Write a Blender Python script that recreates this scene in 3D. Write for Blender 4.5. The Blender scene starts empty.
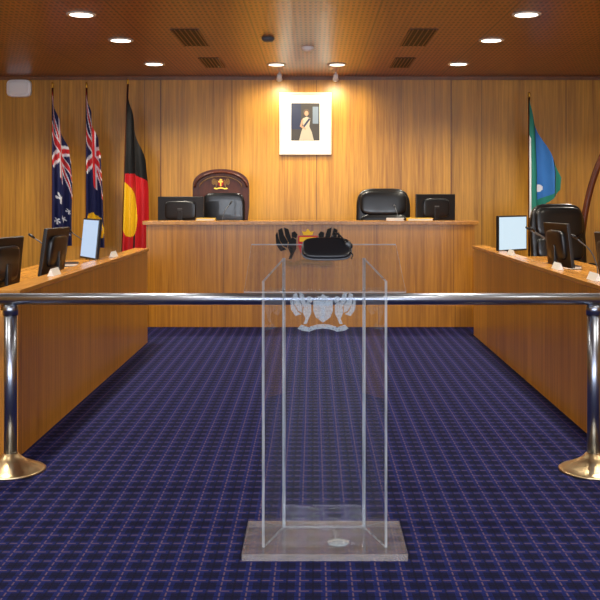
import bpy, bmesh, math, random
from mathutils import Vector, Matrix, Euler
random.seed(4)
S = bpy.context.scene
S.view_settings.view_transform = 'Standard'
S.view_settings.look = 'None'
S.view_settings.exposure = 0.0
COL = S.collection

# ---------------------------------------------------------------- materials
def lin(c):
    out = []
    for v in c[:3]:
        v = v / 255.0
        out.append(v / 12.92 if v <= 0.04045 else ((v + 0.055) / 1.055) ** 2.4)
    return (*out, 1.0)

def mat(name, col, rough=0.5, metal=0.0, spec=0.5, emit=None, es=0.0, coat=0.0):
    m = bpy.data.materials.new(name); m.use_nodes = True
    nt = m.node_tree
    b = nt.nodes['Principled BSDF']
    b.inputs['Base Color'].default_value = lin(col)
    b.inputs['Roughness'].default_value = rough
    b.inputs['Metallic'].default_value = metal
    b.inputs['Specular IOR Level'].default_value = spec
    b.inputs['Coat Weight'].default_value = coat
    if emit:
        b.inputs['Emission Color'].default_value = lin(emit)
        b.inputs['Emission Strength'].default_value = es
    # subtle procedural variation
    n = nt.nodes.new('ShaderNodeTexNoise'); n.inputs['Scale'].default_value = 18
    mr = nt.nodes.new('ShaderNodeMapRange')
    mr.inputs['To Min'].default_value = max(0.0, rough - 0.04); mr.inputs['To Max'].default_value = min(1, rough + 0.04)
    tc = nt.nodes.new('ShaderNodeTexCoord')
    nt.links.new(tc.outputs['Object'], n.inputs['Vector'])
    nt.links.new(n.outputs['Fac'], mr.inputs['Value'])
    nt.links.new(mr.outputs['Result'], b.inputs['Roughness'])
    return m

def M(nt, op, a, b=None, c=None):
    n = nt.nodes.new('ShaderNodeMath'); n.operation = op
    for i, v in enumerate((a, b, c)):
        if v is None: continue
        if isinstance(v, (int, float)): n.inputs[i].default_value = v
        else: nt.links.new(v, n.inputs[i])
    return n.outputs[0]

def mixc(nt, f, a, b, mode='MIX'):
    n = nt.nodes.new('ShaderNodeMix'); n.data_type = 'RGBA'; n.blend_type = mode
    if isinstance(f, (int, float)): n.inputs[0].default_value = f
    else: nt.links.new(f, n.inputs[0])
    for i, v in ((6, a), (7, b)):
        if isinstance(v, tuple): n.inputs[i].default_value = v
        else: nt.links.new(v, n.inputs[i])
    return n.outputs[2]

def wood(name, dark, light, rough=0.32, grain=(34, 34, 1.1), panel=0.62, seam=0.0, spec=0.45):
    m = bpy.data.materials.new(name); m.use_nodes = True
    nt = m.node_tree; b = nt.nodes['Principled BSDF']
    tc = nt.nodes.new('ShaderNodeTexCoord')
    mp = nt.nodes.new('ShaderNodeMapping'); mp.inputs['Scale'].default_value = grain
    nt.links.new(tc.outputs['Object'], mp.inputs['Vector'])
    n1 = nt.nodes.new('ShaderNodeTexNoise'); n1.inputs['Scale'].default_value = 1.0
    n1.inputs['Detail'].default_value = 6; n1.inputs['Roughness'].default_value = 0.65
    n1.inputs['Distortion'].default_value = 0.4
    nt.links.new(mp.outputs[0], n1.inputs['Vector'])
    mp2 = nt.nodes.new('ShaderNodeMapping'); mp2.inputs['Scale'].default_value = tuple(g * 0.16 for g in grain)
    nt.links.new(tc.outputs['Object'], mp2.inputs['Vector'])
    n2 = nt.nodes.new('ShaderNodeTexNoise'); n2.inputs['Scale'].default_value = 1.0; n2.inputs['Detail'].default_value = 3
    nt.links.new(mp2.outputs[0], n2.inputs['Vector'])
    sp = nt.nodes.new('ShaderNodeSeparateXYZ'); nt.links.new(tc.outputs['Object'], sp.inputs[0])
    xy = M(nt, 'ADD', sp.outputs[0], sp.outputs[1])
    cell = M(nt, 'FLOOR', M(nt, 'DIVIDE', xy, panel))
    wn = nt.nodes.new('ShaderNodeTexWhiteNoise'); wn.noise_dimensions = '1D'
    nt.links.new(cell, wn.inputs['W'])
    f = M(nt, 'ADD', M(nt, 'MULTIPLY', n1.outputs['Fac'], 0.85), M(nt, 'MULTIPLY', n2.outputs['Fac'], 0.45))
    f = M(nt, 'ADD', f, M(nt, 'MULTIPLY', wn.outputs['Value'], 0.14))
    mr = nt.nodes.new('ShaderNodeMapRange'); mr.inputs['From Min'].default_value = 0.47; mr.inputs['From Max'].default_value = 0.93
    nt.links.new(f, mr.inputs['Value'])
    c = mixc(nt, mr.outputs['Result'], lin(dark), lin(light))
    if seam:
        fr = M(nt, 'FRACT', M(nt, 'DIVIDE', xy, panel))
        s = M(nt, 'LESS_THAN', M(nt, 'ABSOLUTE', M(nt, 'SUBTRACT', fr, 0.5)), seam)
        c = mixc(nt, M(nt, 'MULTIPLY', s, 0.6), c, lin((60, 30, 10)))
    nt.links.new(c, b.inputs['Base Color'])
    b.inputs['Roughness'].default_value = rough
    b.inputs['Specular IOR Level'].default_value = spec
    return m

W_WALL = wood('veneer_wall', (142, 90, 22), (214, 154, 52), 0.36, panel=1.2, seam=0.005)
W_DESK = wood('veneer_desk', (136, 80, 18), (204, 138, 42), 0.3, panel=0.9, seam=0.004)
W_TOP = wood('veneer_top', (152, 96, 32), (208, 144, 58), 0.25, grain=(26, 3, 26))
W_DARK = wood('mahogany', (58, 24, 10), (100, 46, 20), 0.38, grain=(20, 20, 3), spec=0.3)
W_TRIM = wood('dark_trim_wood', (96, 54, 22), (130, 78, 34), 0.4)

def ceiling_mat():
    m = bpy.data.materials.new('perforated_timber_ceiling'); m.use_nodes = True
    nt = m.node_tree; b = nt.nodes['Principled BSDF']
    tc = nt.nodes.new('ShaderNodeTexCoord')
    sp = nt.nodes.new('ShaderNodeSeparateXYZ'); nt.links.new(tc.outputs['Object'], sp.inputs[0])
    mp = nt.nodes.new('ShaderNodeMapping'); mp.inputs['Scale'].default_value = (30, 1.4, 20)
    nt.links.new(tc.outputs['Object'], mp.inputs['Vector'])
    n1 = nt.nodes.new('ShaderNodeTexNoise'); n1.inputs['Scale'].default_value = 1; n1.inputs['Detail'].default_value = 5
    nt.links.new(mp.outputs[0], n1.inputs['Vector'])
    c = mixc(nt, n1.outputs['Fac'], lin((128, 74, 34)), lin((188, 120, 62)))
    def fr(v, s):
        return M(nt, 'SUBTRACT', M(nt, 'FRACT', M(nt, 'DIVIDE', v, s)), 0.5)
    a = fr(sp.outputs[0], 0.048); d = fr(sp.outputs[1], 0.14)
    r = M(nt, 'ADD', M(nt, 'MULTIPLY', a, a), M(nt, 'MULTIPLY', d, d))
    hole = M(nt, 'LESS_THAN', r, 0.08)
    c = mixc(nt, M(nt, 'MULTIPLY', hole, 0.9), c, lin((36, 18, 10)))
    sx = M(nt, 'LESS_THAN', M(nt, 'ABSOLUTE', fr(sp.outputs[0], 1.2)), 0.006)
    sy = M(nt, 'LESS_THAN', M(nt, 'ABSOLUTE', fr(sp.outputs[1], 2.4)), 0.005)
    c = mixc(nt, M(nt, 'MULTIPLY', M(nt, 'MAXIMUM', sx, sy), 0.7), c, lin((30, 16, 8)))
    nt.links.new(c, b.inputs['Base Color'])
    b.inputs['Roughness'].default_value = 0.3
    return m
M_CEIL = ceiling_mat()

def carpet_mat():
    m = bpy.data.materials.new('woven_plaid_carpet'); m.use_nodes = True
    nt = m.node_tree; b = nt.nodes['Principled BSDF']
    tc = nt.nodes.new('ShaderNodeTexCoord')
    sp = nt.nodes.new('ShaderNodeSeparateXYZ'); nt.links.new(tc.outputs['Object'], sp.inputs[0])
    x, y = sp.outputs[0], sp.outputs[1]
    P = 0.104
    def af(v, s, off=0.0):
        return M(nt, 'ABSOLUTE', M(nt, 'SUBTRACT', M(nt, 'FRACT', M(nt, 'ADD', M(nt, 'DIVIDE', v, s), off)), 0.5))
    c = lin((10, 14, 52))
    bx = M(nt, 'LESS_THAN', af(x, P), 0.2); by = M(nt, 'LESS_THAN', af(y, P), 0.2)
    c = mixc(nt, M(nt, 'MULTIPLY', bx, 0.6), c, lin((24, 36, 106)))
    c = mixc(nt, M(nt, 'MULTIPLY', by, 0.6), c, lin((24, 36, 106)))
    dx = M(nt, 'LESS_THAN', M(nt, 'FRACT', M(nt, 'DIVIDE', y, 0.052)), 0.7)
    dy = M(nt, 'LESS_THAN', M(nt, 'FRACT', M(nt, 'DIVIDE', x, 0.052)), 0.7)
    lx = M(nt, 'MULTIPLY', M(nt, 'LESS_THAN', af(x, P), 0.032), dx)
    ly = M(nt, 'MULTIPLY', M(nt, 'LESS_THAN', af(y, P), 0.045), dy)
    c = mixc(nt, M(nt, 'MULTIPLY', lx, 0.7), c, lin((112, 88, 104)))
    c = mixc(nt, M(nt, 'MULTIPLY', ly, 0.7), c, lin((108, 84, 102)))
    kx = M(nt, 'LESS_THAN', af(x, P, 0.5), 0.04); ky = M(nt, 'LESS_THAN', af(y, P, 0.5), 0.04)
    c = mixc(nt, M(nt, 'MULTIPLY', M(nt, 'MAXIMUM', kx, ky), 0.6), c, lin((5, 6, 24)))
    n = nt.nodes.new('ShaderNodeTexNoise'); n.inputs['Scale'].default_value = 160; n.inputs['Detail'].default_value = 2
    nt.links.new(tc.outputs['Object'], n.inputs['Vector'])
    c = mixc(nt, M(nt, 'MULTIPLY', n.outputs['Fac'], 0.5), c, lin((9, 11, 36)))
    nt.links.new(c, b.inputs['Base Color'])
    b.inputs['Roughness'].default_value = 0.9
    b.inputs['Specular IOR Level'].default_value = 0.12
    bp = nt.nodes.new('ShaderNodeBump'); bp.inputs['Strength'].default_value = 0.3; bp.inputs['Distance'].default_value = 0.004
    nt.links.new(n.outputs['Fac'], bp.inputs['Height']); nt.links.new(bp.outputs[0], b.inputs['Normal'])
    return m
M_CARPET = carpet_mat()

def acrylic(name, tint, milk=0.0, ior=1.49, rough=0.02, milkcol=(0.75, 0.82, 0.88, 1)):
    m = bpy.data.materials.new(name); m.use_nodes = True
    nt = m.node_tree
    for n in list(nt.nodes): nt.nodes.remove(n)
    out = nt.nodes.new('ShaderNodeOutputMaterial')
    tr = nt.nodes.new('ShaderNodeBsdfTransparent'); tr.inputs[0].default_value = (*tint, 1)
    gl = nt.nodes.new('ShaderNodeBsdfGlossy'); gl.inputs['Roughness'].default_value = rough
    fr = nt.nodes.new('ShaderNodeFresnel'); fr.inputs[0].default_value = ior
    geo = nt.nodes.new('ShaderNodeNewGeometry')
    fac = M(nt, 'MULTIPLY', fr.outputs[0], M(nt, 'SUBTRACT', 1.0, geo.outputs['Backfacing']))
    df = nt.nodes.new('ShaderNodeBsdfDiffuse'); df.inputs[0].default_value = milkcol
    tl = nt.nodes.new('ShaderNodeBsdfTranslucent'); tl.inputs[0].default_value = milkcol
    dm = nt.nodes.new('ShaderNodeMixShader'); dm.inputs[0].default_value = 0.5
    nt.links.new(df.outputs[0], dm.inputs[1]); nt.links.new(tl.outputs[0], dm.inputs[2])
    n = nt.nodes.new('ShaderNodeTexNoise'); n.inputs['Scale'].default_value = 6
    mk = M(nt, 'MULTIPLY', n.outputs['Fac'], milk * 2)
    a = nt.nodes.new('ShaderNodeMixShader'); nt.links.new(mk, a.inputs[0])
    nt.links.new(tr.outputs[0], a.inputs[1]); nt.links.new(dm.outputs[0], a.inputs[2])
    s = nt.nodes.new('ShaderNodeMixShader'); nt.links.new(fac, s.inputs[0])
    nt.links.new(a.outputs[0], s.inputs[1]); nt.links.new(gl.outputs[0], s.inputs[2])
    nt.links.new(s.outputs[0], out.inputs[0])
    return m
M_ACR = acrylic('clear_acrylic', (0.985, 0.99, 0.995), 0.016)
M_BASE = acrylic('thick_clear_acrylic', (0.96, 0.96, 0.97), 0.13, milkcol=(0.88, 0.84, 0.84, 1))
M_EDGE = acrylic('polished_acrylic_edge', (0.9, 0.95, 1.0), 0.42, milkcol=(0.8, 0.9, 1, 1))
M_ETCH = acrylic('etched_frost', (0.9, 0.93, 0.95), 0.27, rough=0.4, milkcol=(0.75, 0.88, 1.0, 1))

M_STEEL = mat('brushed_steel', (150, 157, 172), 0.3, 1.0)
M_FLANGE = mat('satin_brass', (210, 188, 148), 0.32, 1.0)
M_BLACKP = mat('black_plastic', (20, 22, 27), 0.35)
M_GREYP = mat('grey_plastic', (84, 87, 92), 0.4)
M_LEATHER = mat('black_leather', (14, 14, 16), 0.3, coat=0.2)
M_WHITE = mat('white_enamel', (248, 248, 248), 0.4)
M_PAPER = mat('paper', (236, 234, 228), 0.8)
M_SCREEN = mat('lit_screen', (60, 80, 100), 0.2, emit=(215, 236, 248), es=0.9)
M_SCREENB = mat('lit_screen_blue', (40, 60, 100), 0.2, emit=(190, 216, 242), es=0.9)
M_OFF = mat('dark_screen', (10, 11, 14), 0.1)
M_GOLD = mat('gold', (206, 160, 60), 0.3, 0.9)
M_DGOLD = mat('antique_gold', (140, 100, 50), 0.5, 0.3)
M_RED = mat('red', (196, 24, 32), 0.6)
M_YEL = mat('yellow', (240, 190, 20), 0.6)
M_BLK = mat('black_cloth', (12, 11, 13), 0.8)
M_NAVY = mat('navy_cloth', (16, 23, 76), 0.75)
M_BLUE = mat('mid_blue_cloth', (44, 112, 186), 0.7)
M_TEAL = mat('green_cloth', (24, 124, 108), 0.7)
M_CLW = mat('white_cloth', (228, 228, 232), 0.75)
M_FRAME = mat('picture_frame_white', (226, 216, 196), 0.4)
M_MATB = mat('mount_board', (240, 240, 240), 0.8)
M_GRILLE = mat('dark_grille', (22, 14, 10), 0.6)
M_LAMP = mat('lamp_disc', (255, 250, 235), 0.5, emit=(255, 246, 226), es=5)
M_RING = mat('lamp_ring', (225, 215, 200), 0.4)
M_BLUEP = mat('portrait_blue', (24, 34, 66), 0.6)
M_BROWNP = mat('portrait_brown', (50, 46, 48), 0.6)
M_SKIN = mat('portrait_skin', (170, 130, 108), 0.6)
M_DRESS = mat('portrait_dress', (164, 154, 140), 0.6)
M_GREYHAIR = mat('portrait_hair', (80, 66, 58), 0.7)
M_PLASTER = mat('painted_plaster', (200, 192, 180), 0.8)
M_WINF = mat('window_frame_aluminium', (120, 118, 114), 0.35, 0.8)
M_FILL = mat('daylit_glazing', (200, 215, 230), 0.3, emit=(215, 228, 255), es=1.6)  # emissive pane for the added windows, lifts the ambient light

# ---------------------------------------------------------------- mesh tools
def empty(name, loc=(0, 0, 0), rz=0.0):
    e = bpy.data.objects.new(name, None); COL.objects.link(e)
    e.location = loc; e.rotation_euler = (0, 0, rz); e.empty_display_size = 0.2
    return e

def finish(name, bm, mats, parent=None, smooth=False, loc=None, rot=None):
    me = bpy.data.meshes.new(name); bm.normal_update(); bm.to_mesh(me); bm.free()
    if not isinstance(mats, (list, tuple)): mats = [mats]
    for m in mats: me.materials.append(m)
    if smooth:
        for p in me.polygons: p.use_smooth = True
    o = bpy.data.objects.new(name, me); COL.objects.link(o)
    if parent: o.parent = parent
    if loc: o.location = loc
    if rot: o.rotation_euler = rot
    return o

def box(name, x0, x1, y0, y1, z0, z1, m, parent=None, bev=0.0, loc=None, rot=None):
    bm = bmesh.new()
    vs = [bm.verts.new((x, y, z)) for x in (x0, x1) for y in (y0, y1) for z in (z0, z1)]
    for f in ((0, 1, 3, 2), (4, 6, 7, 5), (0, 4, 5, 1), (2, 3, 7, 6), (0, 2, 6, 4), (1, 5, 7, 3)):
        bm.faces.new([vs[i] for i in f])
    bmesh.ops.recalc_face_normals(bm, faces=bm.faces)
    if bev: bmesh.ops.bevel(bm, geom=bm.edges[:], offset=bev, segments=2, affect='EDGES', profile=0.5)
    return finish(name, bm, m, parent, False, loc, rot)

def tube(name, pts, r, m, parent=None, seg=16, loc=None, rot=None):
    """swept tube; r float or list"""
    pts = [Vector(p) for p in pts]; n = len(pts)
    rs = r if isinstance(r, (list, tuple)) else [r] * n
    bm = bmesh.new(); rings = []
    up = None
    for i, p in enumerate(pts):
        t = (pts[min(i + 1, n - 1)] - pts[max(i - 1, 0)]).normalized()
        if up is None:
            up = Vector((0, 0, 1)) if abs(t.z) < 0.9 else Vector((1, 0, 0))
        a = t.cross(up).normalized(); b2 = a.cross(t).normalized(); up = b2
        rings.append([bm.verts.new(p + (a * math.cos(2 * math.pi * k / seg) + b2 * math.sin(2 * math.pi * k / seg)) * rs[i]) for k in range(seg)])
    for i in range(n - 1):
        for k in range(seg):
            bm.faces.new((rings[i][k], rings[i][(k + 1) % seg], rings[i + 1][(k + 1) % seg], rings[i + 1][k]))
    bm.faces.new(rings[0]); bm.faces.new(rings[-1][::-1])
    bmesh.ops.recalc_face_normals(bm, faces=bm.faces)
    o = finish(name, bm, m, parent, True, loc, rot)
    return o

def smooth_pts(pts, n=6):
    """Catmull-Rom resample"""
    P = [Vector(p) for p in pts]; P = [2 * P[0] - P[1]] + P + [2 * P[-1] - P[-2]]
    out = []
    for i in range(1, len(P) - 2):
        for k in range(n):
            t = k / n
            out.append(0.5 * ((2 * P[i]) + (P[i + 1] - P[i - 1]) * t + (2 * P[i - 1] - 5 * P[i] + 4 * P[i + 1] - P[i + 2]) * t * t + (-P[i - 1] + 3 * P[i] - 3 * P[i + 1] + P[i + 2]) * t ** 3))
    out.append(P[-2]); return out

def lathe(name, prof, m, parent=None, seg=40, loc=None, rot=None, smooth=True):
    bm = bmesh.new(); rings = []
    for r, z in prof:
        rings.append([bm.verts.new((r * math.cos(2 * math.pi * k / seg), r * math.sin(2 * math.pi * k / seg), z)) for k in range(seg)])
    for i in range(len(prof) - 1):
        for k in range(seg):
            bm.faces.new((rings[i][k], rings[i][(k + 1) % seg], rings[i + 1][(k + 1) % seg], rings[i + 1][k]))
    bm.faces.new(rings[0]); bm.faces.new(rings[-1])
    bmesh.ops.recalc_face_normals(bm, faces=bm.faces)
    return finish(name, bm, m, parent, smooth, loc, rot)

def sell(name, hx, hy, hz, m, parent=None, e1=0.4, e2=0.4, loc=None, rot=None, nu=36, nv=20):
    """superellipsoid = padded cushion / rounded solid"""
    def sg(v, e): return math.copysign(abs(v) ** e, v)
    bm = bmesh.new(); rings = []
    for j in range(1, nv):
        ph = -math.pi / 2 + math.pi * j / nv
        rings.append([bm.verts.new((hx * sg(math.cos(ph), e1) * sg(math.cos(2 * math.pi * k / nu), e2),
                                    hy * sg(math.cos(ph), e1) * sg(math.sin(2 * math.pi * k / nu), e2),
                                    hz * sg(math.sin(ph), e1))) for k in range(nu)])
    for i in range(len(rings) - 1):
        for k in range(nu):
            bm.faces.new((rings[i][k], rings[i][(k + 1) % nu], rings[i + 1][(k + 1) % nu], rings[i + 1][k]))
    bm.faces.new(rings[0]); bm.faces.new(rings[-1])
    bmesh.ops.recalc_face_normals(bm, faces=bm.faces)
    return finish(name, bm, m, parent, True, loc, rot)

def plate(name, pts, y0, y1, m, parent=None, loc=None, rot=None, bev=0.0, sc=1.0):
    """polygon in XZ extruded along Y (y0 = front)"""
    bm = bmesh.new()
    a = [bm.verts.new((x * sc, y0, z * sc)) for x, z in pts]
    b2 = [bm.verts.new((x * sc, y1, z * sc)) for x, z in pts]
    n = len(pts)
    bm.faces.new(a); bm.faces.new(b2[::-1])
    for i in range(n): bm.faces.new((a[i], b2[i], b2[(i + 1) % n], a[(i + 1) % n]))
    bmesh.ops.recalc_face_normals(bm, faces=bm.faces)
    if bev: bmesh.ops.bevel(bm, geom=bm.edges[:], offset=bev, segments=2, affect='EDGES')
    return finish(name, bm, m, parent, False, loc, rot)

def panel(name, corners, th, parent, edge=M_EDGE, face=M_ACR):
    """sheet from 4 corner points, thickness th along its normal; edges get edge material"""
    c = [Vector(p) for p in corners]
    n = (c[1] - c[0]).cross(c[3] - c[0]).normalized() * th
    bm = bmesh.new()
    a = [bm.verts.new(p) for p in c]; b2 = [bm.verts.new(p + n) for p in c]
    bm.faces.new(a[::-1]); bm.faces.new(b2)
    for i in range(4):
        f = bm.faces.new((a[i], a[(i + 1) % 4], b2[(i + 1) % 4], b2[i])); f.material_index = 1
    bmesh.ops.recalc_face_normals(bm, faces=bm.faces)
    return finish(name, bm, [face, edge], parent)

# ---------------------------------------------------------------- room shell
CH = 3.23; WY = 13.8
box('floor', -5.3, 5.3, -3.2, WY + 0.1, -0.1, 0.0, M_CARPET)
box('ceiling', -5.3, 5.3, -3.2, WY + 0.1, CH, CH + 0.12, M_CEIL)
box('wall_back', -5.3, 5.3, WY, WY + 0.15, 0, CH, W_WALL)
box('wall_back_feature', -2.15, 1.95, WY - 0.05, WY, 0.3, CH - 0.002, W_WALL)
box('wall_left', -5.45, -5.3, -3.2, WY, 0, CH, W_WALL)
box('wall_right', 5.3, 5.45, -3.2, WY, 0, CH, W_WALL)
box('wall_front', -5.3, 5.3, -3.35, -3.2, 0, CH, M_PLASTER)
box('dais', -5.3, 5.3, 12.15, WY, 0.0, 0.3, M_CARPET)
box('trim_1', -2.165, -2.15, WY - 0.055, WY, 0.3, CH, W_TRIM)
box('trim_2', 1.95, 1.965, WY - 0.055, WY, 0.3, CH, W_TRIM)
box('trim_3', -5.3, 5.3, WY - 0.065, WY - 0.05, CH - 0.05, CH - 0.002, W_TRIM)
for i, (a, b_) in enumerate(((-4.8, -1.8), (-1.5, 1.5), (1.8, 4.8))):
    w = empty('window_%d' % (i + 1))  # unseen windows added behind the camera, their panes glow as fill
    box('glass', a, b_, -3.19, -3.18, 0.8, 2.9, M_FILL, w)
    for k, xx in enumerate((a, (a + b_) / 2, b_)):
        box('mullion_%d' % k, xx - 0.03, xx + 0.03, -3.2, -3.14, 0.75, 2.95, M_WINF, w)
    box('sill', a, b_, -3.2, -3.12, 0.74, 0.8, M_WINF, w)
    box('head', a, b_, -3.2, -3.14, 2.9, 2.96, M_WINF, w)

# ---------------------------------------------------------------- bench
bench = empty('judges_bench')
BX0, BX1, BY = -1.96, 1.90, 11.4
box('front_panel', BX0, BX1, BY, BY + 0.05, 0.27, 1.2, W_DESK, bench)
box('plinth', BX0, BX1, BY - 0.02, BY + 0.06, 0, 0.262, W_DESK, bench, 0.003)
box('shadow_gap', BX0 + 0.01, BX1 - 0.01, BY + 0.012, BY + 0.05, 0.255, 0.275, W_TRIM, bench)
box('top_ledge', BX0 - 0.04, BX1 + 0.04, BY - 0.03, BY + 0.26, 1.2, 1.245, W_TOP, bench, 0.004)
box('end_left', BX0, BX0 + 0.04, BY + 0.05, BY + 0.74, 0, 1.2, W_DESK, bench)
box('end_right', BX1 - 0.04, BX1, BY + 0.05, BY + 0.74, 0, 1.2, W_DESK, bench)
box('work_surface', BX0 + 0.04, BX1 - 0.04, BY + 0.05, BY + 0.74, 1.05, 1.09, W_TOP, bench)

# ---------------------------------------------------------------- side desks
def side_desk(s, xi, y0, y1):
    d = empty('council_desk')
    X = lambda a, b_: (min(s * a, s * b_), max(s * a, s * b_))
    def bx(n, a, b_, ya, yb, z0, z1, m, bev=0.0):
        p = X(a, b_); box(n, p[0], p[1], ya, yb, z0, z1, m, d, bev)
    bx('modesty_panel', xi, xi + 0.04, y0, y1, 0.0, 0.96, W_DESK)
    bx('ledge', xi - 0.015, xi + 0.14, y0 - 0.01, y1 + 0.01, 0.96, 0.992, W_TOP, 0.004)
    bx('ledge_back', xi + 0.1, xi + 0.125, y0, y1, 0.87, 0.96, W_DESK)
    bx('work_surface', xi + 0.04, xi + 0.95, y0, y1, 0.83, 0.87, W_TOP, 0.003)
    bx('end_near', xi + 0.04, xi + 0.95, y0, y0 + 0.04, 0, 0.83, W_DESK)
    bx('end_far', xi + 0.04, xi + 0.95, y1 - 0.04, y1, 0, 0.83, W_DESK)
    for k in range(1, 4):
        yy = y0 + (y1 - y0) * k / 4
        bx('divider_%d' % k, xi + 0.04, xi + 0.85, yy - 0.015, yy + 0.015, 0, 0.83, W_DESK)
    return d
side_desk(-1, 1.74, 5.72, 10.2)
side_desk(1, 1.78, 5.72, 10.75)

# ---------------------------------------------------------------- rail
rail = empty('barrier_rail')
RY = 5.45; RZ = 0.966
tube('top_rail', [(-2.7, RY, RZ), (2.7, RY, RZ)], 0.033, M_STEEL, rail, 24)
for i, px in enumerate((-1.70, 1.577)):
    tube('post_%d' % i, [(px, RY, 0.04), (px, RY, RZ - 0.03)], 0.036, M_STEEL, rail, 24)
    lathe('collar_%d' % i, [(0.02, 0), (0.042, 0.0), (0.042, 0.05), (0.036, 0.055)], M_STEEL, rail, loc=(px, RY, RZ - 0.09))
    lathe('flange_%d' % i, [(0.19, 0), (0.195, 0.008), (0.185, 0.016), (0.15, 0.03), (0.09, 0.058), (0.055, 0.085), (0.045, 0.10), (0.036, 0.105)], M_FLANGE, rail, loc=(px, RY, 0.0))

# ---------------------------------------------------------------- crest artwork
def crest(parent, loc, w, mats, th=0.006):
    """shield, crest, two winged supporters and motto scroll; local width 1 scaled by w"""
    body, shield, accent, scroll = mats
    x0, y0, z0 = loc
    def P(n, pts, m, layer=0):
        plate(n, [(x * w + x0, z * w + z0) for x, z in pts], y0 - th * (1 + layer), y0 - th * layer, m, parent)
    sh = [(-0.15, 0.16), (0.15, 0.16), (0.15, 0.0), (0.11, -0.1), (0.0, -0.18), (-0.11, -0.1), (-0.15, 0.0)]
    P('shield', sh, shield)
    P('shield_chief', [(-0.13, 0.14), (0.13, 0.14), (0.13, 0.07), (-0.13, 0.07)], accent, 1)
    P('shield_pale', [(-0.03, 0.06), (0.03, 0.06), (0.03, -0.12), (0, -0.15), (-0.03, -0.12)], accent, 1)
    P('helm', [(-0.07, 0.17), (0.07, 0.17), (0.09, 0.23), (0.04, 0.22), (0.0, 0.27), (-0.04, 0.22), (-0.09, 0.23)], accent)
    for s, t in ((-1, 'l'), (1, 'r')):
        f = lambda L: [(s * a, b_) for a, b_ in L]
        P('supporter_body_' + t, f([(0.18, 0.10), (0.24, 0.14), (0.29, 0.08), (0.31, -0.02), (0.27, -0.12), (0.3, -0.2), (0.25, -0.2), (0.22, -0.12), (0.18, -0.04)]), body)
        P('supporter_head_' + t, f([(0.18, 0.12), (0.16, 0.18), (0.20, 0.23), (0.25, 0.21), (0.25, 0.145)]), body)
        P('wing_a_' + t, f([(0.26, 0.12), (0.30, 0.26), (0.37, 0.29), (0.35, 0.16), (0.30, 0.06)]), body)
        P('wing_b_' + t, f([(0.31, 0.07), (0.37, 0.17), (0.40, 0.28), (0.46, 0.25), (0.44, 0.10), (0.38, 0.0), (0.32, -0.03)]), body)
        P('wing_c_' + t, f([(0.45, 0.11), (0.475, 0.22), (0.5, 0.17), (0.49, 0.02), (0.42, -0.08), (0.33, -0.05), (0.39, -0.01)]), body)
        P('scroll_end_' + t, f([(0.2, -0.26), (0.33, -0.21), (0.39, -0.27), (0.33, -0.3), (0.2, -0.32)]), scroll)
    P('scroll', [(-0.2, -0.24), (-0.1, -0.21), (0, -0.20), (0.1, -0.21), (0.2, -0.24), (0.2, -0.31), (0.1, -0.28), (0, -0.27), (-0.1, -0.28), (-0.2, -0.31)], scroll)

arms = empty('coat_of_arms', (0, 0, 0))
crest(arms, (-0.06, BY - 0.002, 0.95), 0.76, (M_BLK, M_RED, M_YEL, M_DGOLD), 0.012)

# ---------------------------------------------------------------- lectern
lec = empty('acrylic_lectern')
CX = 0.05
box('base_plate_core', CX - 0.348, CX + 0.348, 4.10, 4.52, 0.002, 0.032, M_BASE, lec, 0.004)
for n, a in (('base_edge_front', (CX - 0.349, CX + 0.349, 4.097, 4.101, 0.003, 0.031)),
             ('base_edge_back', (CX - 0.349, CX + 0.349, 4.519, 4.523, 0.003, 0.031)),
             ('base_edge_l', (CX - 0.352, CX - 0.348, 4.10, 4.52, 0.003, 0.031)),
             ('base_edge_r', (CX + 0.348, CX + 0.352, 4.10, 4.52, 0.003, 0.031))):
    box(n, *a, M_BASE, lec)
yn, yf = 4.18, 4.44; hn, hf = 0.27, 0.187
ztn, ztf = 1.178, 1.262; zb = 0.032
panel('front_sheet', [(CX - hf, yf, zb), (CX + hf, yf, zb), (CX + hf, yf, ztf), (CX - hf, yf, ztf)], 0.012, lec)
panel('wing_left', [(CX - hn, yn, zb), (CX - hf, yf, zb), (CX - hf, yf, ztf), (CX - hn, yn, ztn)], 0.012, lec)
panel('wing_right', [(CX + hf, yf, zb), (CX + hn, yn, zb), (CX + hn, yn, ztn), (CX + hf, yf, ztf)], 0.012, lec)
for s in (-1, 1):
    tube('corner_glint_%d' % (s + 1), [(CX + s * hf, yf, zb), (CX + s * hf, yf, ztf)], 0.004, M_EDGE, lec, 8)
panel('reading_shelf', [(CX - 0.338, 4.05, 1.141), (CX + 0.338, 4.05, 1.141), (CX + 0.338, 4.55, 1.315), (CX - 0.338, 4.55, 1.315)], 0.006, lec)
panel('shelf_lip', [(CX - 0.338, 4.045, 1.135), (CX + 0.338, 4.045, 1.135), (CX + 0.338, 4.045, 1.155), (CX - 0.338, 4.045, 1.155)], 0.006, lec)
lathe('base_fixing_disc', [(0.045, 0), (0.047, 0.003), (0.02, 0.004), (0.005, 0.004)], M_ETCH, lec, loc=(CX + 0.06, 4.23, 0.033))
crest(lec, (CX - 0.004, yf - 0.001, 1.02), 0.30, (M_ETCH, M_ETCH, M_ETCH, M_ETCH), 0.002)

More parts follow.
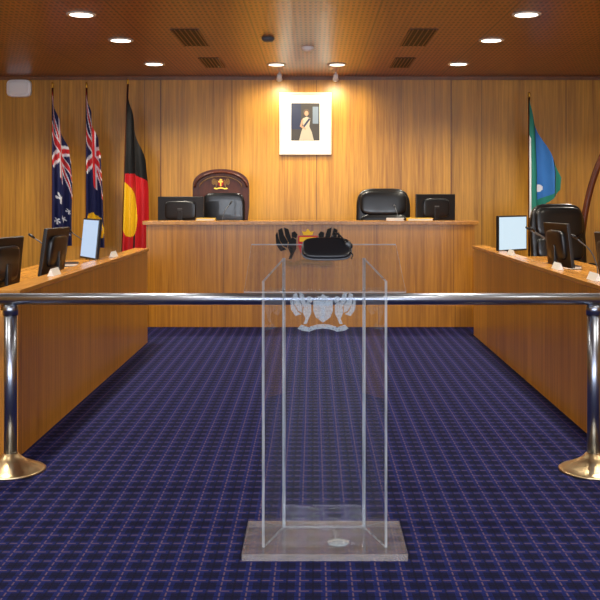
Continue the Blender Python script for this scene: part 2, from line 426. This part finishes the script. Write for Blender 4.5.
# black microphone unit on the shelf
dev = empty('lectern_microphone_unit', (CX + 0.012, 4.40, 1.284), 0.0)
tilt = math.radians(40)
sell('case', 0.112, 0.066, 0.020, M_BLACKP, dev, 0.5, 0.55, loc=(0, 0, 0.022), rot=(tilt, 0, 0))
sell('rim', 0.115, 0.069, 0.006, M_GREYP, dev, 0.4, 0.55, loc=(0, 0.002, 0.018), rot=(tilt, 0, 0))
tube('gooseneck', smooth_pts([(0.02, 0.03, 0.04), (0.03, 0.05, 0.08), (0.05, 0.03, 0.09), (0.09, 0.0, 0.05)]), 0.004, M_BLACKP, dev, 8)
sell('mic_head', 0.016, 0.012, 0.022, M_BLACKP, dev, 0.8, 0.9, loc=(0.098, -0.005, 0.04), rot=(0, -0.7, 0))
tube('cable', smooth_pts([(0.09, -0.02, 0.018), (0.115, -0.05, 0.0), (0.11, -0.08, -0.018)]), 0.003, M_BLACKP, dev, 8)
sell('left_button', 0.012, 0.012, 0.014, M_BLACKP, dev, 0.8, 0.8, loc=(-0.02, 0.035, 0.058))

# ---------------------------------------------------------------- monitors
def monitor(loc, ang, w=0.5, h=0.31, lift=0.09, scr=M_OFF, tilt=0.0):
    """screen normal points along local -Y; ang rotates about Z"""
    e = empty('computer_monitor', loc, ang)
    r = (tilt, 0, 0); zc = lift + h / 2
    box('housing', -w / 2, w / 2, -0.012, 0.018, -h / 2, h / 2, M_BLACKP, e, 0.005, loc=(0, 0, zc), rot=r)
    box('screen', -w / 2 + 0.014, w / 2 - 0.014, -0.0135, -0.0125, -h / 2 + 0.018, h / 2 - 0.014, scr, e, loc=(0, 0, zc), rot=r)
    sell('rear_bulge', w * 0.34, 0.03, h * 0.34, M_BLACKP, e, 0.4, 0.4, loc=(0, 0.02, zc), rot=r)
    box('rear_badge', -0.03, 0.03, 0.049, 0.051, -0.008, 0.008, M_GREYP, e, loc=(0, 0, zc + 0.02), rot=r)
    box('neck', -0.03, 0.03, 0.03, 0.055, 0.01, zc, M_BLACKP, e, 0.004)
    box('foot', -0.12, 0.12, -0.06, 0.11, 0.0, 0.014, M_BLACKP, e, 0.005)
    return e
D = math.radians
def left_ang(a): return -D(90 - a)
def right_ang(a): return D(90 - a)
ZS = 0.871
monitor((-2.12, 6.62, ZS), left_ang(-10), lift=0.03, h=0.36, tilt=-0.1)
monitor((-1.99, 7.45, ZS), left_ang(-5), lift=0.07, h=0.36, tilt=-0.14)
monitor((-1.97, 8.6, ZS), left_ang(31), lift=0.11, h=0.36, w=0.44, scr=M_SCREENB, tilt=-0.10)
monitor((2.02, 9.85, ZS), right_ang(50), lift=0.11, h=0.36, w=0.46, scr=M_SCREEN)
monitor((2.03, 8.0, ZS), right_ang(-8), lift=0.09, h=0.36, tilt=-0.12)
monitor((2.14, 6.95, ZS), right_ang(-4), lift=0.05, h=0.36, tilt=-0.12)
monitor((-1.62, 11.9, 1.091), math.pi - 0.15, w=0.58, h=0.34, lift=0.10)
monitor((1.50, 11.9, 1.091), math.pi + 0.3, w=0.52, h=0.34, lift=0.13)

def goose(loc, ang, h=0.32, lean=0.16):
    e = empty('gooseneck_microphone', loc, ang)
    sell('base', 0.06, 0.045, 0.016, M_BLACKP, e, 0.4, 0.4, loc=(0, 0, 0.016))
    tube('stem', smooth_pts([(0, 0.01, 0.02), (0, 0.0, h * 0.4), (0, -lean * 0.35, h * 0.75), (0, -lean, h)]), 0.005, M_GREYP, e, 8)
    tube('capsule', [(0, -lean, h), (0, -lean - 0.025, h + 0.02), (0, -lean - 0.05, h + 0.035)], [0.008, 0.012, 0.010], M_BLACKP, e, 10)
goose((-2.15, 7.0, ZS), -D(90)); goose((-2.15, 8.05, ZS), -D(90)); goose((-2.15, 9.3, ZS), -D(60))
goose((2.16, 8.6, ZS), D(-60), 0.36, 0.26); goose((2.18, 7.45, ZS), D(-80), 0.34); goose((2.3, 9.3, ZS), D(-70), 0.34, 0.25)
goose((-1.12, 11.95, 1.091), D(150), 0.34); goose((1.05, 11.95, 1.091), D(195), 0.30, 0.1)

def name_card(loc, ang, w=0.2, h=0.05):
    e = empty('name_card', loc, ang)
    plate('folded_card', [(-h * 0.45, 0), (h * 0.45, 0), (0, h)], -w / 2, w / 2, M_PAPER, e)
name_card((-1.80, 6.75, 0.993), 0); name_card((-1.80, 8.75, 0.993), 0)
name_card((1.84, 7.3, 0.993), 0); name_card((1.84, 6.35, 0.993), 0); name_card((1.84, 9.0, 0.993), 0)
def folder(loc, ang, m, w=0.3, d=0.22, n='document_folder'):
    e = empty(n, loc, ang)
    box('cover_bottom', -w / 2, w / 2, -d / 2, d / 2, 0.0, 0.004, m, e)
    box('pages', -w / 2 + 0.005, w / 2 - 0.01, -d / 2 + 0.005, d / 2 - 0.005, 0.004, 0.026, M_PAPER, e)
    box('cover_top', -w / 2, w / 2, -d / 2, d / 2, 0.026, 0.030, m, e)
    box('spine', -w / 2 - 0.003, -w / 2, -d / 2, d / 2, 0.0, 0.030, m, e)
folder((-1.27, 11.52, 1.246), 0, M_YEL, 0.22, 0.18); folder((1.27, 11.52, 1.246), 0, M_YEL, 0.3, 0.18)
folder((0.98, 11.53, 1.246), 0, M_PAPER, 0.2, 0.16)
folder((-2.4, 9.3, ZS), 0.3, M_BLACKP); folder((2.45, 7.4, ZS), 0.3, M_PAPER); folder((2.3, 8.95, ZS), 0.1, M_BLACKP)

# ---------------------------------------------------------------- chairs
def exec_chair(loc, ang, H=1.3, W=0.66):
    e = empty('leather_office_chair', loc, ang)  # faces local -Y
    bh = H - 0.50
    sell('back_shell', W / 2, 0.05, bh / 2, M_LEATHER, e, 0.45, 0.45, loc=(0, 0.28, 0.5 + bh / 2), rot=(-0.12, 0, 0))
    for i, (z, hh) in enumerate(((0.15, 0.15), (0.42, 0.16), (0.74, 0.2))):
        sell('back_pad_%d' % i, W / 2 - 0.05, 0.05, bh * hh, M_LEATHER, e, 0.5, 0.5,
             loc=(0, 0.235 + (z - 0.5) * 0.08, 0.5 + bh * (z + 0.02)), rot=(-0.12, 0, 0))
    sell('seat', W / 2 - 0.05, 0.27, 0.07, M_LEATHER, e, 0.5, 0.5, loc=(0, -0.02, 0.48))
    for s in (-1, 1):
        tube('arm_%d' % (s + 1), smooth_pts([(s * (W / 2 - 0.02), 0.24, 0.52), (s * W / 2, 0.2, 0.68), (s * W / 2, 0.0, 0.71), (s * W / 2, -0.16, 0.69), (s * (W / 2 - 0.02), -0.17, 0.5)]), 0.022, M_LEATHER, e, 12)
        sell('arm_pad_%d' % (s + 1), 0.04, 0.14, 0.022, M_LEATHER, e, 0.5, 0.5, loc=(s * W / 2, 0.01, 0.725))
    tube('gas_column', [(0, 0, 0.1), (0, 0, 0.44)], 0.03, M_BLACKP, e, 16)
    for k in range(5):
        a = 2 * math.pi * k / 5 + 0.3
        c, s_ = math.cos(a), math.sin(a)
        tube('leg_%d' % k, [(0, 0, 0.12), (0.16 * c, 0.16 * s_, 0.1), (0.29 * c, 0.29 * s_, 0.07)], [0.03, 0.022, 0.016], M_BLACKP, e, 10)
        lathe('castor_%d' % k, [(0.01, -0.02), (0.028, -0.018), (0.03, 0), (0.028, 0.018), (0.01, 0.02)], M_BLACKP, e, 16, loc=(0.29 * c, 0.29 * s_, 0.03), rot=(math.pi / 2, 0, a))
exec_chair((0.935, 12.62, 0.3), 0.0, 1.34, 0.72)
exec_chair((2.98, 11.3, 0.0), 0.2, 1.45, 0.70)

cc = empty('carved_ceremonial_chair', (-1.22, 12.6, 0.3))
AW, AZ = 0.375, 1.36
pts = [(-0.31, 0.45), (-AW, 1.1)]
for k in range(0, 25):
    a = math.pi * (1 - k / 24)
    pts.append((AW * math.cos(a), AZ + 0.235 * max(0, math.sin(a)) ** 0.8))
pts += [(AW, 1.1), (0.31, 0.45)]
pp = []
for p in pts:
    if not pp or (abs(p[0] - pp[-1][0]) + abs(p[1] - pp[-1][1])) > 1e-4: pp.append(p)
plate('back_board', pp, 0.24, 0.29, W_DARK, cc, bev=0.006)
sell('back_pad', 0.28, 0.05, 0.36, M_LEATHER, cc, 0.35, 0.4, loc=(0.04, 0.22, 0.92))
tube('arch_moulding', [(0.345 * math.cos(math.pi * k / 20), 0.23, AZ - 0.01 + 0.2 * math.sin(math.pi * k / 20)) for k in range(21)], 0.016, W_DARK, cc, 10)
tube('arch_gilt', [(0.28 * math.cos(math.pi * k / 20), 0.232, AZ - 0.01 + 0.145 * math.sin(math.pi * k / 20)) for k in range(21)], 0.006, M_DGOLD, cc, 8)
crest(cc, (0, 0.236, 1.40), 0.24, (M_DGOLD, M_RED, M_GOLD, M_GOLD), 0.006)
sell('seat', 0.27, 0.26, 0.06, M_LEATHER, cc, 0.5, 0.45, loc=(0, 0, 0.47))
box('seat_frame', -0.3, 0.3, -0.27, 0.27, 0.36, 0.43, W_DARK, cc, 0.01)
for i, (sx, sy) in enumerate(((-1, -1), (1, -1), (-1, 1), (1, 1))):
    lathe('leg_%d' % i, [(0.022, 0), (0.03, 0.04), (0.02, 0.1), (0.034, 0.2), (0.024, 0.3), (0.036, 0.37)], W_DARK, cc, 16, loc=(sx * 0.26, sy * 0.23, 0))
for s in (-1, 1):
    tube('arm_%d' % (s + 1), [(s * 0.31, 0.25, 0.74), (s * 0.33, 0.0, 0.72), (s * 0.33, -0.22, 0.70), (s * 0.33, -0.27, 0.66)], 0.026, W_DARK, cc, 12)
    tube('arm_post_%d' % (s + 1), [(s * 0.32, -0.2, 0.42), (s * 0.33, -0.2, 0.70)], 0.02, W_DARK, cc, 12)

# ---------------------------------------------------------------- flags
def flag(x, y, ztop, H, W, drop, rise, fn, mats, folds=2.3, amp=0.05, lean=0.0, seed=0.0, zbase=0.3):
    e = empty('flag_on_pole', (x, y, zbase))
    zt = ztop - zbase
    tube('pole', [(0, 0, 0.05), (lean, 0, zt + 0.04)], 0.014, W_DARK, e, 12)
    lathe('finial', [(0.012, 0), (0.02, 0.015), (0.012, 0.03), (0.022, 0.05), (0.004, 0.08)], M_GOLD, e, 14, loc=(lean, 0, zt + 0.03))
    lathe('stand', [(0.16, 0), (0.16, 0.02), (0.06, 0.04), (0.03, 0.09), (0.018, 0.1)], M_GOLD, e, 24)
    nc, nr = 44, 150
    bm = bmesh.new(); V = []
    for j in range(nr + 1):
        r = j / nr; row = []
        for i in range(nc + 1):
            c = i / nc
            za = zt - drop * c ** 0.85; zc = zt - H + rise * c
            z = za + (zc - za) * r
            h = (zt - z) / H
            w = W * (0.55 + 0.45 * min(1, h * 1.6))
            ph = c * folds * 2 * math.pi + seed + 0.6 * math.sin(h * 3 + seed)
            xx = lean * (1 - h * 0.8) + c * w + 0.018 * math.sin(ph * 1.0 + 1.2) * min(1, c * 5) + 0.02 * math.sin(h * 5 + seed) * c
            yy = -0.02 - amp * (0.6 + 0.6 * h) * math.sin(ph) * min(1, c * 4)
            row.append(bm.verts.new((xx, yy, z)))
        V.append(row)
    for j in range(nr):
        for i in range(nc):
            f = bm.faces.new((V[j][i], V[j + 1][i], V[j + 1][i + 1], V[j][i + 1]))
            f.material_index = fn((i + 0.5) / nc, (j + 0.5) / nr)
    finish('cloth', bm, mats, e, True)
    return e

def union(u, v):  # 0 navy 1 white 2 red ; u,v in 0..1
    du = min(abs(u - 0.5), 9); dv = abs(v - 0.5)
    if du < 0.08 or dv < 0.06: return 2
    if du < 0.13 or dv < 0.10: return 1
    d = min(abs(u - v), abs(u + v - 1))
    if d < 0.05: return 2
    if d < 0.11: return 1
    return 0
def star(c, r, cx, cy, s):
    dx = (c - cx) * 0.32; dy = (r - cy) * 1.3
    a = math.atan2(dx, dy); d = math.hypot(dx, dy)
    return d < s * (0.65 + 0.35 * math.cos(5 * a))
def aus(c, r):
    if r < 0.46: return union(min(1, c * 1.15), r / 0.46)
    for cx, cy, s in ((0.35, 0.62, 0.055), (0.75, 0.66, 0.035), (0.6, 0.75, 0.035), (0.25, 0.8, 0.035), (0.7, 0.88, 0.04)):
        if star(c, r, cx, cy, s): return 1
    return 0
def qld(c, r):
    if r < 0.5: return union(min(1, c), r / 0.5)
    d = math.hypot((c - 0.55) * 0.3, (r - 0.82) * 1.4)
    if d < 0.07: return 2 if abs(c - 0.55) < 0.06 else 1
    if d < 0.14: return 3
    return 0
def abor(c, r):
    z = r + c * 0.28
    if z < 0.52:
        return 0
    d = math.hypot((c - 0.22) * 0.33, (r - 0.72) * 0.75)
    if d < 0.13 and c < 0.62: return 2
    if c > 0.36 and c < 0.48 and r > 0.6: return 0
    return 1
def tsi(c, r):
    # green / black / blue / black / green bands down the drape, white headdress part-hidden in a fold
    if c < 0.05 and r > 0.3: return 3
    if c < 0.24: return 1
    if c < 0.28: return 2
    if c < 0.72:
        d = math.hypot((c - 0.34) * 0.45, (r - 0.74) * 0.9)
        if d < 0.045: return 3
        if r > 0.88: return 1
        return 0
    if c < 0.77: return 2
    return 1
flag(-3.53, 13.15, 2.97, 2.15, 0.30, 0.95, 0.05, aus, [M_NAVY, M_CLW, M_RED], seed=0.4)
flag(-3.07, 13.15, 2.97, 2.15, 0.26, 0.85, 0.02, qld, [M_NAVY, M_CLW, M_RED, M_YEL], seed=1.7)
flag(-2.60, 13.15, 3.02, 2.25, 0.33, 1.0, 0.02, abor, [M_BLK, M_RED, M_YEL], seed=2.6, folds=1.8, lean=0.09)
flag(2.93, 13.15, 2.84, 1.6, 0.46, 1.05, 0.38, tsi, [M_BLUE, M_TEAL, M_BLK, M_CLW], seed=0.2, folds=1.6)

st = empty('carved_timber_staff', (0, 0, 0))
tube('curved_staff', smooth_pts([(3.46, 12.6, 0.33), (3.46, 12.6, 0.7), (3.49, 12.6, 1.0), (3.55, 12.6, 1.4), (3.64, 12.6, 1.75), (3.78, 12.6, 2.1), (3.98, 12.6, 2.4)]), 0.042, W_DARK, st, 16)
lathe('stand', [(0.18, 0), (0.18, 0.03), (0.07, 0.05), (0.055, 0.08)], W_DARK, st, 24, loc=(3.46, 12.6, 0.3))

# ---------------------------------------------------------------- portrait
pt = empty('framed_portrait')
FX0, FX1 = -0.475, 0.26; FZ0, FZ1 = 2.12, 3.0; FY = WY - 0.05
fc = 0.03
box('mount', FX0 + fc, FX1 - fc, FY - 0.018, FY - 0.004, FZ0 + fc, FZ1 - fc, M_MATB, pt)
box('frame_top', FX0, FX1, FY - 0.04, FY, FZ1 - fc, FZ1, M_FRAME, pt, 0.004)
box('frame_bottom', FX0, FX1, FY - 0.04, FY, FZ0, FZ0 + fc, M_FRAME, pt, 0.004)
box('frame_l', FX0, FX0 + fc, FY - 0.04, FY, FZ0 + fc, FZ1 - fc, M_FRAME, pt, 0.004)
box('frame_r', FX1 - fc, FX1, FY - 0.04, FY, FZ0 + fc, FZ1 - fc, M_FRAME, pt, 0.004)
a0, a1, b0, b1 = FX0 + 0.165, FX1 - 0.165, FZ0 + 0.2, FZ1 - 0.15
box('print_background', a0, a1, FY - 0.021, FY - 0.018, b0, b1, M_BROWNP, pt)
box('print_drape', a0, a0 + 0.14, FY - 0.022, FY - 0.0205, b0 + 0.16, b1, M_BLUEP, pt)
box('print_window', a1 - 0.1, a1 - 0.02, FY - 0.022, FY - 0.0205, b0 + 0.24, b1 - 0.05, mat('portrait_window', (104, 118, 140), 0.6), pt)
mx = (a0 + a1) / 2
plate('sitter_dress', [(mx - 0.09, b0), (mx + 0.12, b0), (mx + 0.09, b0 + 0.12), (mx + 0.055, b0 + 0.2), (mx + 0.07, b0 + 0.31), (mx + 0.02, b0 + 0.34), (mx - 0.04, b0 + 0.31), (mx - 0.03, b0 + 0.2), (mx - 0.06, b0 + 0.12)], FY - 0.0245, FY - 0.022, M_DRESS, pt)
plate('sitter_hair', [(mx + 0.015 + 0.045 * math.cos(k * math.pi / 6), b0 + 0.4 + 0.05 * math.sin(k * math.pi / 6)) for k in range(12)], FY - 0.0250, FY - 0.022, M_GREYHAIR, pt)
plate('sitter_face', [(mx + 0.015 + 0.028 * math.cos(k * math.pi / 6), b0 + 0.385 + 0.036 * math.sin(k * math.pi / 6)) for k in range(12)], FY - 0.0265, FY - 0.024, M_SKIN, pt)
plate('sitter_arm', [(mx - 0.05, b0 + 0.3), (mx - 0.08, b0 + 0.2), (mx, b0 + 0.15), (mx + 0.01, b0 + 0.17), (mx - 0.045, b0 + 0.21), (mx - 0.025, b0 + 0.29)], FY - 0.0262, FY - 0.024, M_SKIN, pt)
plate('sash', [(mx + 0.05, b0 + 0.32), (mx + 0.07, b0 + 0.3), (mx - 0.02, b0 + 0.18), (mx - 0.03, b0 + 0.21)], FY - 0.0268, FY - 0.024, M_BLUEP, pt)

# wall speaker
sp = empty('wall_speaker', (-4.16, WY - 0.06, 3.06))
sell('cabinet', 0.175, 0.06, 0.125, M_WHITE, sp, 0.45, 0.45)
sell('grille', 0.14, 0.02, 0.095, mat('speaker_grille', (240, 240, 238), 0.7), sp, 0.45, 0.45, loc=(0, -0.05, 0))

# ---------------------------------------------------------------- ceiling fittings + light
def downlight(x, y, r=0.135, power=60, size=140):
    e = empty('recessed_downlight', (x, y, CH))
    lathe('trim_ring', [(r * 0.78, -0.012), (r, -0.014), (r * 1.02, -0.002), (r * 0.8, -0.001)], M_RING, e, 36)
    lathe('lamp_face', [(0.001, -0.013), (r * 0.78, -0.013), (r * 0.78, -0.003), (0.001, -0.003)], M_LAMP, e, 36, smooth=False)
    if power:
        l = bpy.data.lights.new('downlight_lamp', 'SPOT'); l.energy = power; l.spot_size = D(size); l.spot_blend = 0.7
        l.shadow_soft_size = 0.12; l.color = (1.0, 0.92, 0.76)
        o = bpy.data.objects.new('lamp', l); COL.objects.link(o); o.parent = e; o.location = (0, 0, -0.05)
PW = 160
for xl, xr, y in ((-2.15, 1.98, 1.2), (-2.15, 1.98, 3.6), (-2.15, 1.98, 6.2), (-2.15, 1.98, 7.5), (-2.15, 1.98, 9.0), (-2.08, 1.93, 10.5), (-2.03, 1.86, 12.4)):
    downlight(xl, y, power=PW); downlight(xr, y, power=PW)
downlight(-0.47, 12.45, 0.12, 170); downlight(0.31, 12.45, 0.12, 170)
for x in (-4.2, 4.0):
    for y in (4.5, 8.5, 12.0): downlight(x, y, power=PW * 1.2)

for x in (-0.46, 0.31):
    e = empty('picture_spotlight', (x, 13.25, CH))
    tube('stem', [(0, 0, 0), (0, 0, -0.05)], 0.012, M_WHITE, e, 10)
    tube('can', [(0, -0.02, -0.035), (0, 0.035, -0.105)], [0.03, 0.042], M_WHITE, e, 18)
    l = bpy.data.lights.new('picture_lamp', 'SPOT'); l.energy = 85; l.spot_size = D(150); l.spot_blend = 1.0
    l.shadow_soft_size = 0.04; l.color = (1.0, 0.88, 0.60)
    o = bpy.data.objects.new('lamp', l); COL.objects.link(o); o.parent = e; o.location = (0, 0.0, -0.13)
    o.rotation_euler = (D(30), 0, 0)

def grille(x, y, w, L):
    e = empty('air_grille', (x, y, CH))
    box('recess', -w / 2, w / 2, -L / 2, L / 2, -0.006, 0.0, M_GRILLE, e)
    for k in range(5):
        xx = -w / 2 + w * (k + 0.5) / 5
        box('slat_%d' % k, xx - 0.006, xx + 0.006, -L / 2, L / 2, -0.010, -0.006, W_TRIM, e)
    box('rim_l', -w / 2 - 0.015, -w / 2, -L / 2, L / 2, -0.014, 0.0, W_TRIM, e)
    box('rim_r', w / 2, w / 2 + 0.015, -L / 2, L / 2, -0.014, 0.0, W_TRIM, e)
grille(-1.3, 10.35, 0.26, 1.1); grille(1.12, 10.35, 0.26, 1.1)
grille(-1.28, 12.3, 0.22, 0.9); grille(1.13, 12.3, 0.22, 0.9)
for (x, y) in ((-0.48, 10.35), (-0.06, 11.0)):
    e = empty('smoke_detector', (x, y, CH))
    lathe('housing', [(0.07, 0), (0.07, -0.02), (0.05, -0.045), (0.01, -0.05)], M_GREYP if x < -0.3 else M_WHITE, e, 24)

# area lamps added behind the viewer as cool ambient fill
for x in (-3.3, 0, 3.3):
    l = bpy.data.lights.new('window_daylight', 'AREA'); l.shape = 'RECTANGLE'; l.size = 2.9; l.size_y = 2.0
    l.energy = 190; l.color = (0.84, 0.91, 1.0)
    o = bpy.data.objects.new('window_daylight', l); COL.objects.link(o)
    o.location = (x, -3.1, 1.85); o.rotation_euler = (D(90), 0, 0)

w = bpy.data.worlds.new('World'); S.world = w; w.use_nodes = True
w.node_tree.nodes['Background'].inputs[0].default_value = (0.6, 0.7, 0.9, 1)
w.node_tree.nodes['Background'].inputs[1].default_value = 0.3

# ---------------------------------------------------------------- camera
cam = bpy.data.cameras.new('camera'); co = bpy.data.objects.new('camera', cam); COL.objects.link(co)
co.location = (0, 0, 1.55); co.rotation_euler = (D(90), 0, 0)
cam.sensor_width = 36; cam.lens = 58.2
cam.shift_x = -13 / 600; cam.shift_y = -105 / 600
cam.clip_end = 100
S.camera = co
